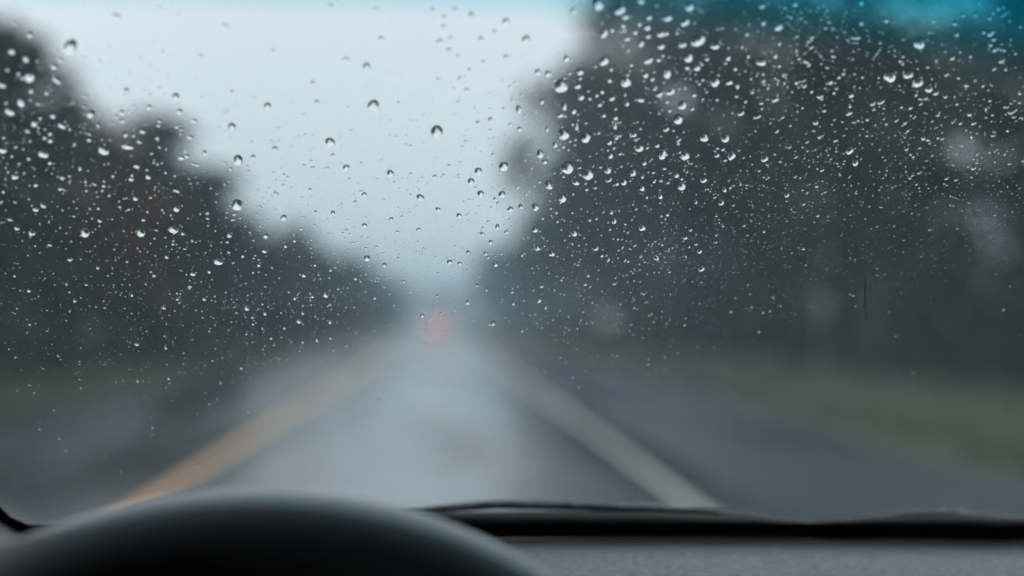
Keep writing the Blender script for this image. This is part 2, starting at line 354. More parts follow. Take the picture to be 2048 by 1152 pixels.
# ------------------------------------------------------------------ our car: windshield
car = empty('car', (0, -.8, 0)); tag(car, 'car whose cabin we sit in, with raked windshield, black steering wheel and grey dashboard', 'car')
car.matrix_world = Matrix.Translation((0, 0, 0)); car.location = (0, 0, 0)
def glass_mat():
    m = bpy.data.materials.new('windshield_glass'); m.use_nodes = True; t = m.node_tree; t.nodes.clear(); l = t.links; N = t.nodes.new
    o = N('ShaderNodeOutputMaterial'); tr = N('ShaderNodeBsdfTransparent'); gl = N('ShaderNodeBsdfGlossy'); gl.inputs['Roughness'].default_value = 0
    lw = N('ShaderNodeLayerWeight'); lw.inputs['Blend'].default_value = .5
    pw = N('ShaderNodeMath'); pw.operation = 'POWER'; pw.inputs[1].default_value = 5
    ma = N('ShaderNodeMath'); ma.operation = 'MULTIPLY_ADD'; ma.inputs[1].default_value = .5; ma.inputs[2].default_value = .015
    l.new(lw.outputs['Facing'], pw.inputs[0]); l.new(pw.outputs[0], ma.inputs[0])
    # shade band; its unseen upper part cleared so less teal light reaches the wheel
    c = N('ShaderNodeTexCoord'); s = N('ShaderNodeSeparateXYZ'); l.new(c.outputs['Object'], s.inputs[0])
    mx = N('ShaderNodeMath'); mx.operation = 'SUBTRACT'; mx.inputs[1].default_value = .04; l.new(s.outputs['X'], mx.inputs[0])
    ab = N('ShaderNodeMath'); ab.operation = 'MAXIMUM'; ab.inputs[1].default_value = 0; l.new(mx.outputs[0], ab.inputs[0])
    md = N('ShaderNodeMath'); md.operation = 'MULTIPLY_ADD'; md.inputs[1].default_value = BAND[1]; l.new(ab.outputs[0], md.inputs[0]); l.new(s.outputs['Z'], md.inputs[2])
    mr = N('ShaderNodeMapRange'); mr.interpolation_type = 'SMOOTHSTEP'; mr.inputs['From Min'].default_value = BAND[0]; mr.inputs['From Max'].default_value = BAND[0] + BAND[2]
    l.new(md.outputs[0], mr.inputs['Value'])
    mu = N('ShaderNodeMapRange'); mu.interpolation_type = 'SMOOTHSTEP'; mu.inputs['From Min'].default_value = 1.37; mu.inputs['From Max'].default_value = 1.41; mu.inputs['To Min'].default_value = 1; mu.inputs['To Max'].default_value = 0
    l.new(s.outputs['Z'], mu.inputs['Value']); mk = N('ShaderNodeMath'); mk.operation = 'MULTIPLY'; l.new(mr.outputs[0], mk.inputs[0]); l.new(mu.outputs[0], mk.inputs[1]); mr = mk
    mc = N('ShaderNodeMix'); mc.data_type = 'RGBA'; mc.inputs[6].default_value = (.915, .985, .99, 1); mc.inputs[7].default_value = (.20, .80, .90, 1)
    l.new(mr.outputs[0], mc.inputs[0]); l.new(mc.outputs[2], tr.inputs[0])
    tl = N('ShaderNodeBsdfTranslucent'); tl.inputs[0].default_value = (.01, .55, .75, 1)
    mf = N('ShaderNodeMath'); mf.operation = 'MULTIPLY'; mf.inputs[1].default_value = .10; l.new(mr.outputs[0], mf.inputs[0])
    m0 = N('ShaderNodeMixShader'); l.new(mf.outputs[0], m0.inputs[0]); l.new(tr.outputs[0], m0.inputs[1]); l.new(tl.outputs[0], m0.inputs[2])
    # thin dirty film
    nz = N('ShaderNodeTexNoise'); nz.inputs['Scale'].default_value = 60; nz.inputs['Detail'].default_value = 8; l.new(c.outputs['Object'], nz.inputs['Vector'])
    nz2 = N('ShaderNodeTexNoise'); nz2.inputs['Scale'].default_value = 9; nz2.inputs['Detail'].default_value = 2; l.new(c.outputs['Object'], nz2.inputs['Vector'])
    mm = N('ShaderNodeMath'); mm.operation = 'MULTIPLY'; l.new(nz.outputs[0], mm.inputs[0]); l.new(nz2.outputs[0], mm.inputs[1])
    mq = N('ShaderNodeMapRange'); mq.inputs['From Min'].default_value = .2; mq.inputs['From Max'].default_value = .4; mq.inputs['To Min'].default_value = .002; mq.inputs['To Max'].default_value = FILM; l.new(mm.outputs[0], mq.inputs['Value'])
    tf = N('ShaderNodeBsdfTranslucent'); tf.inputs[0].default_value = (.55, .8, .88, 1)
    m1 = N('ShaderNodeMixShader'); l.new(mq.outputs[0], m1.inputs[0]); l.new(m0.outputs[0], m1.inputs[1]); l.new(tf.outputs[0], m1.inputs[2])
    m2 = N('ShaderNodeMixShader'); l.new(ma.outputs[0], m2.inputs[0]); l.new(m1.outputs[0], m2.inputs[1]); l.new(gl.outputs[0], m2.inputs[2])
    l.new(m2.outputs[0], o.inputs['Surface']); return m
BAND = (1.337, .080, .036); FILM = .012
M_glass = glass_mat()
def xz(px, py): p = onglass(px, py); return (p.x, p.z)
corner_o = [xz(*p) for p in ((-80, 966), (-40, 998), (0, 1025), (40, 1048), (70, 1061))]
corner_i = [xz(*p) for p in ((-60, 922), (-28, 967), (0, 997), (25, 1021), (60, 1036))]
zb = corner_o[-1][1]
_bp = [corner_o[-1]] + [xz(*p) for p in ((150, 1068), (350, 1068), (650, 1065), (1024, 1061), (1500, 1061), (2048, 1067))]
_bx = [p[0] for p in _bp]; _bz = [p[1] for p in _bp]; 
def zlow(x): return float(np.interp(XC - abs(x - XC), _bx, _bz))
zc = zlow(0.0)
FW = xz(1024, 1047)[1] - xz(1024, 1075)[1] + .0
ol = [(-.272, 1.475)] + [(corner_o[0][0] + (-.272 - corner_o[0][0]) * ((z - corner_o[0][1]) / (1.475 - corner_o[0][1])), z) for z in np.linspace(1.43, 1.15, 6)] + corner_o
il = [(-.262, 1.462)] + [(corner_i[0][0] + (-.262 - corner_i[0][0]) * ((z - corner_i[0][1]) / (1.462 - corner_i[0][1])), z) for z in np.linspace(1.42, 1.16, 6)] + corner_i
bo = [(px, xz(px, 1074)[0]) for px in (130, 250, 400, 600, 800, 1024)]
def rows(lst):
    zs = [p[1] for p in lst][::-1]; xs = [p[0] for p in lst][::-1]; return xs, zs
xs_, zs_ = rows(ol)
zz = sorted(set([round(z, 5) for z in zs_] + list(np.linspace(zb + .02, 1.465, 26))))
def slab(o_out, o_in, nx=40):
    P1, P2 = [], []
    for z in zz:
        xl = float(np.interp(z, zs_, xs_)); xr = 2 * XC - xl
        f_ = max(0, 1 - (z - zb) / .15) ** 1
        X_ = np.linspace(xl, xr, nx); Z_ = [z + (zlow(x) - zb) * f_ for x in X_]
        P1.append([gp(x, q, o_out) for x, q in zip(X_, Z_)]); P2.append([gp(x, q, o_in) for x, q in zip(X_, Z_)])
    V1, F1 = grid(P1); V2, F2 = grid(P2); n = len(V1); k = nx; r_ = len(zz)
    ring = [i for i in range(k)] + [i * k + k - 1 for i in range(1, r_)] + [(r_ - 1) * k + i for i in range(k - 2, -1, -1)] + [i * k for i in range(r_ - 2, 0, -1)]
    Fs = np.array([(ring[i], ring[(i + 1) % len(ring)], ring[(i + 1) % len(ring)] + n, ring[i] + n) for i in range(len(ring))])
    return np.concatenate([V1, V2]), np.concatenate([F1[:, ::-1], F2 + n, Fs[:, ::-1]])
V, F = slab(0, -.005); ws = mesh('windshield', V, F, M_glass, car, True)
M_frit = mat('black_ceramic', (.003, .003, .003), .8, .0)
fo = ol + [(x, zlow(x)) for x in np.linspace(ol[-1][0] + .02, XC, 24)]
fi = il + [(x, zlow(x) + FW) for x in np.linspace(il[-1][0] + .02, XC, 24)]
fo += [(2 * XC - x, z) for x, z in fo[-2::-1]]; fi += [(2 * XC - x, z) for x, z in fi[-2::-1]]
fo += [(x, 1.475) for x in np.linspace(2 * XC + .262, -.262, 14)]; fi += [(x, 1.462) for x in np.linspace(2 * XC + .252, -.252, 14)]
P = [[gp(a[0], a[1], -.0052), gp(b[0], b[1], -.0052), gp(b[0], b[1], -.0064), gp(a[0], a[1], -.0064)] for a, b in zip(fo, fi)]
P.append(P[0]); P = [p + [p[0]] for p in P]
V, F = grid(P); mesh('black_border', V, F, M_frit, ws)

# ------------------------------------------------------------------ our car: interior
M_dash = mat('grey_dash_vinyl', (.13, .15, .165), .55, .5, bump=(600, .8, .001), noise=(240, (.24, .265, .285)))
M_dark = mat('dark_plastic', (.26, .29, .31), .6, .4, bump=(500, .3, .0004))
M_black = mat('black_plastic', (.008, .008, .009), .7, .15)
M_leather = mat('charcoal_leather', (.29, .31, .33), .36, 1.0, bump=(700, .35, .0004), coat=.4)
M_trim = mat('light_grey_trim', (.42, .43, .42), .8, .3, bump=(400, .3, .0004))
M_head = mat('headliner_fabric', (.03, .03, .03), .95, .05)
M_block = mat('light_blocker_black', (.005, .006, .006), .1, .5)
xl_, xr_ = -.345, 1.065
def prof_mesh(name, prof, m, x0=xl_, x1=xr_, nx=50, parent=None, thick=None, follow=True):
    P = []
    for x in np.linspace(x0, x1, nx):
        sh = -CK * ((x - XC) ** 2) + CK * XC ** 2
        P.append([(x, y + (sh - (zlow(x) - zc) / TK) * f, z + (zlow(x) - zc) * f) for (y, z, f) in prof])
    V, F = grid(P); n = len(prof)
    F = [tuple(f) for f in F] + [tuple(range(n)), tuple((nx - 1) * n + k for k in range(n - 1, -1, -1))]
    return mesh(name, V, F, m, parent, True)
ys0 = Y0 - CK * XC ** 2 - (zc - 1.2) / TK
dash = prof_mesh('dashboard', [(.8675, 1.0560, 1), (.867, 1.0586, 1), (.862, 1.0593, 1), (.84, 1.0592, 1), (.79, 1.0580, 1), (.73, 1.0530, 1), (.68, 1.040, .6), (.655, 1.015, .3), (.645, .95, 0), (.66, .85, 0), (.72, .7, 0), (.93, .7, 0), (.93, 1.0, .5), (.90, 1.03, 1)], M_dash, parent=car)
prof_mesh('defroster_strip', [(ys0 - .0045, zc - .0045, 1), (.885, 1.0600, 1), (.8685, 1.0573, 1), (.8685, 1.045, 1), (ys0 + .01, 1.045, 1)], M_dark, x0=-.26, x1=.98, parent=dash)
# instrument hood behind the wheel
P = []
for a in np.linspace(-1, 1, 21):
    x = -.122 + .17 * a; h = 1.130 - .10 * abs(a) ** 2.5
    P.append([(x, .60, .90), (x, .60, h - .045), (x, .63, h - .030), (x, .70, h - .028), (x, .78, h - .034), (x, .80, .99), (x, .80, .90)])
V, F = grid(P); mesh('instrument_hood', V, F, M_black, dash, True)
# A-pillar trim, both sides
def pillar(sgn):
    P = []
    for (x, z) in fo[:len(ol)] + [(ol[-1][0] + .05, zb), (ol[-1][0] + .10, zb - .002)]:
        X = x if sgn < 0 else 2 * XC - x; q = gp(X, z, -.0055); s = sgn
        P.append([q + Vector((0, -.001, 0)), q + Vector((s * .004, -.018, -.004)), q + Vector((s * .010, -.06, -.012)), q + Vector((s * .03, -.10, -.03)), q + Vector((s * .08, -.10, -.05)), q + Vector((s * .09, .02, 0))])
    V, F = grid(P); mesh('pillar_trim', V, F, M_trim, car, True)
pillar(-1); pillar(1)
# shell that shades the cabin
b = MB(); top = gp(XC, 1.475)
P = [[(x, y, z - .05 * ((x - XC) / .7) ** 2) for x in np.linspace(-.36, 1.08, 12)] for y, z in ((top.y + .02, 1.50), (.35, 1.545), (-.3, 1.60), (-1.0, 1.58), (-1.5, 1.50), (-1.75, 1.10), (-1.80, .4))]
V, F = grid(P); rf = mesh('roof', V, F, M_head, car, True)
md = rf.modifiers.new('thickness', 'SOLIDIFY'); md.thickness = .04; md.offset = 1
for sx in (-1, 1):
    x = XC + sx * .74
    MB().box((x, -.42, .72), (.05, 2.75, .64), bev=.015).build('door', M_black, car)
    MB().box((x - sx * .02, -.66, 1.26), (.006, 2.2, .56), bev=.002).build('side_light_blocker', M_block, car)  # unseen opaque panes, added to keep side light out of the cabin
    MB().tube([(x, -.15, 1.0), (x - sx * .03, -.17, 1.475)], .04, 8).build('centre_pillar', M_head, car)
    MB().tube([(x, -1.45, 1.0), (x - sx * .05, -1.25, 1.50)], .06, 8).build('rear_pillar', M_head, car)
MB().box((XC, -.4, .40), (1.46, 2.7, .03)).build('cabin_floor', M_black, car)
# bonnet and scuttle outside
M_paint = mat('dark_car_paint', (.03, .035, .04), .25, .5, coat=.5)
cw = []
for x in np.linspace(-.38, 1.10, 30):
    c = gp(x, 1.045); cw.append([(x, c.y + .012, 1.034), (x, c.y + .03, 1.044), (x, c.y + .10, 1.034), (x, c.y + .17, 1.020), (x, c.y + .17, .95)])
V, F = grid(cw); mesh('cowl', V, F, M_black, car, True)
P = [[(x, y - .1 * (x - XC) ** 2, z - .06 * ((x - XC) / .7) ** 2) for x in np.linspace(-.42, 1.14, 16)] for y, z in ((1.13, 1.0), (1.4, .985), (1.8, .94), (2.1, .86), (2.2, .70), (2.2, .4))]
V, F = grid(P); hd = mesh('hood', V, F, M_paint, car, True)

# ------------------------------------------------------------------ steering wheel
RIM, RT, TILT = .198, .0185, R(24)
topc = at(508, 979, .56); dn = Vector((0, -math.sin(TILT), -math.cos(TILT))); nrm = Vector((0, -math.cos(TILT), math.sin(TILT)))
ctr = topc + Vector((0, 0, -RT * .98)) + dn * RIM
def rimpt(a, r=RIM, off=0): return ctr + Vector((math.sin(a), 0, 0)) * r - dn * (math.cos(a) * r) + nrm * off
mb = MB(); V = []; NS, NT = 120, 20
for i in range(NS):
    a = 2 * PI * i / NS; c = rimpt(a); rad_ = (c - ctr).normalized(); fl = RT * (1 + .10 * math.exp(-((abs(a - PI) - 1.9) / .25) ** 2))
    for k in range(NT):
        t_ = 2 * PI * k / NT; V.append(c + rad_ * (math.cos(t_) * fl) + nrm * (math.sin(t_) * RT * 1.05))
F = np.array([(i * NT + k, ((i + 1) % NS) * NT + k, ((i + 1) % NS) * NT + (k + 1) % NT, i * NT + (k + 1) % NT) for i in range(NS) for k in range(NT)])
wheel = mesh('steering_wheel', V, F, M_leather, car, True)
for a in (PI / 2 + .15, PI, 3 * PI / 2 - .15):
    MB().tube([ctr + (rimpt(a) - ctr) * .25 - nrm * .02, ctr + (rimpt(a) - ctr) * .6 - nrm * .012, rimpt(a)], [.03, .022, .014], 10, .5).build('spoke', M_black, wheel, True)
V = [ctr - nrm * .02 + Vector((math.cos(a), 0, 0)) * r - dn * (math.sin(a) * r * .85) + nrm * z for r, z in ((.085, -.01), (.08, .012), (.05, .022), (.01, .025)) for a in np.linspace(0, 2 * PI, 33)[:-1]]
F = [(j * 32 + i, j * 32 + (i + 1) % 32, j * 32 + 32 + (i + 1) % 32, j * 32 + 32 + i) for j in range(3) for i in range(32)] + [tuple(range(96, 128))]
mesh('horn_pad', V, F, M_black, wheel, True)
MB().tube([ctr - nrm * .03, ctr - nrm * .26], .035, 16).build('steering_column', M_black, wheel, True)

# ------------------------------------------------------------------ wipers
M_rub = mat('wiper_rubber', (.006, .007, .008), .45, .4); M_wip = mat('wet_wiper_plastic', (.02, .026, .03), .18, .7, bump=(110, .9, .003), noise=(60, (.06, .07, .08)))
def swept(px, off, r, sq=1.0, seg=8): return [onglass(x, y, off) for x, y in px], r, seg, sq
def wiper(arc, base, blk, arm, label):
    r = None
    p = [onglass(x, y, .005) for x, y, q in base]; r = MB().tube(p, [q * 1.15 for x, y, q in base], 8, 1.1).build('wiper_blade', M_rub, car, True)
    if label: r['label'] = label
    n = len(arc); p = [onglass(x, y - 4 + wd * 5.5, .014) for x, y, wd in arc]
    MB().tube(p, [.0006 + .0017 * wd for x, y, wd in arc], 8, 1.0).build('spoiler', M_wip, r, True)
    if blk:
        c = onglass(*blk, .022); MB().box(tuple(c), (.017, .012, .014), bev=.003).box(tuple(c + Vector((.003, .004, -.002))), (.024, .009, .012), bev=.002).build('clip', M_wip, r)
    if arm: MB().tube([onglass(x, y, .024) for x, y, q in arm], [q * 1.1 for x, y, q in arm], 8, 1.0).build('wiper_arm', M_wip, r, True)
wiper([(780, 1028, .4), (850, 1019, 1.0), (930, 1010, 1.3), (1000, 1005, 1.4), (1080, 1006, 1.4), (1150, 1008, 1.4), (1200, 1010, 1.3), (1290, 1014, 1.2), (1400, 1021, 1.0), (1500, 1032, .8), (1590, 1045, .4)],
      [(760, 1034, .0008), (850, 1036, .0026), (950, 1038, .0036), (1100, 1039, .0040), (1300, 1041, .0044), (1500, 1045, .0030), (1620, 1048, .001)], (1216, 1023),
      [(1180, 1026, .003), (1235, 1024, .0052), (1300, 1026, .0060), (1400, 1032, .0054), (1500, 1040, .0040), (1600, 1054, .0040), (1750, 1085, .006)], 'long wiper lying in front of the driver')
wiper([(1630, 1047, .4), (1700, 1041, .8), (1780, 1032, 1.1), (1850, 1024, 1.4), (1930, 1028, 1.4), (2048, 1039, 1.2), (2200, 1052, .6)],
      [(1620, 1048, .0008), (1760, 1044, .0022), (1900, 1043, .0030), (2060, 1048, .0030), (2220, 1056, .001)], (1905, 1034), [(1880, 1040, .003), (2000, 1050, .004), (2200, 1085, .006)], None)
# scuttle edge just outside the glass, closing the view under the blades
# ------------------------------------------------------------------ raindrops
def water():
    m = bpy.data.materials.new('rain_water'); m.use_nodes = True; t = m.node_tree; t.nodes.clear()
    o = t.nodes.new('ShaderNodeOutputMaterial'); g = t.nodes.new('ShaderNodeBsdfGlass'); g.inputs['IOR'].default_value = 1.333; g.inputs['Roughness'].default_value = 0
    t.links.new(g.outputs[0], o.inputs['Surface']); return m
M_water = water()
def frame(px, py):
    p, s = hit(px, py); n = nsurf(p.x, p.z)
    a, _ = hit(px + 1, py); b, _ = hit(px, py + 1); return p, n, a - p, b - p, s
def dome(px, py, wpx, hpx, ang, rings, seg, tall, rng, irr=.06, centre=False):
    """footprint on the glass whose outline is an ellipse wpx x hpx seen from the driver's eye; returns verts, faces"""
    p, n, ex, ey, s = frame(px, py); p0 = p + n * .00004
    ca, sa = math.cos(R(ang)), math.sin(R(ang)); ph = [rng.uniform(0, 6.28) for _ in range(3)]; am = [rng.uniform(0, irr) for _ in range(3)]
    size = min(wpx, hpx) * s / FPX * .5 * 1.15
    H = size * tall; V = []; prof = [(1.0, 0.0)]
    th = 1.25                                    # half-angle of a steep cap
    for j in range(1, rings + 1):
        t_ = th * (1 - j / rings); prof.append((math.sin(t_) / math.sin(th), (math.cos(t_) - math.cos(th)) / (1 - math.cos(th))))
    def foot(k):
        a = 2 * PI * k / seg; rr = 1 + am[0] * math.cos(2 * a + ph[0]) + am[1] * math.cos(3 * a + ph[1]) + am[2] * .7 * math.cos(4 * a + ph[2])
        u = math.cos(a) * wpx * .5 * rr; v = math.sin(a) * hpx * .5 * rr
        return ex * (u * ca + v * sa) + ey * (-u * sa + v * ca)
    ft = [foot(k) for k in range(seg)]
    orient = ft[0].cross(ft[seg // 4]).dot(n) > 0
    org = p0 if centre else Vector((0, 0, 0))
    for k in range(seg): V.append(org + ft[k])              # base rim (flat)
    for r_, h_ in prof[:-1]:
        for k in range(seg): V.append(org + ft[k] * r_ + n * (H * h_))
    V.append(org + n * H)
    F = [tuple(range(seg - 1, -1, -1)) if orient else tuple(range(seg))]
    for j in range(rings - 1 + 1 - 1 + 0):
        for k in range(seg):
            a = seg + j * seg + k; b_ = seg + j * seg + (k + 1) % seg
            q = (a, b_, b_ + seg, a + seg); F.append(q if orient else q[::-1])
    last = seg + (rings - 1) * seg; tip = len(V) - 1
    for k in range(seg):
        q = (last + k, last + (k + 1) % seg, tip); F.append(q if orient else q[::-1])
    return p0, V, F
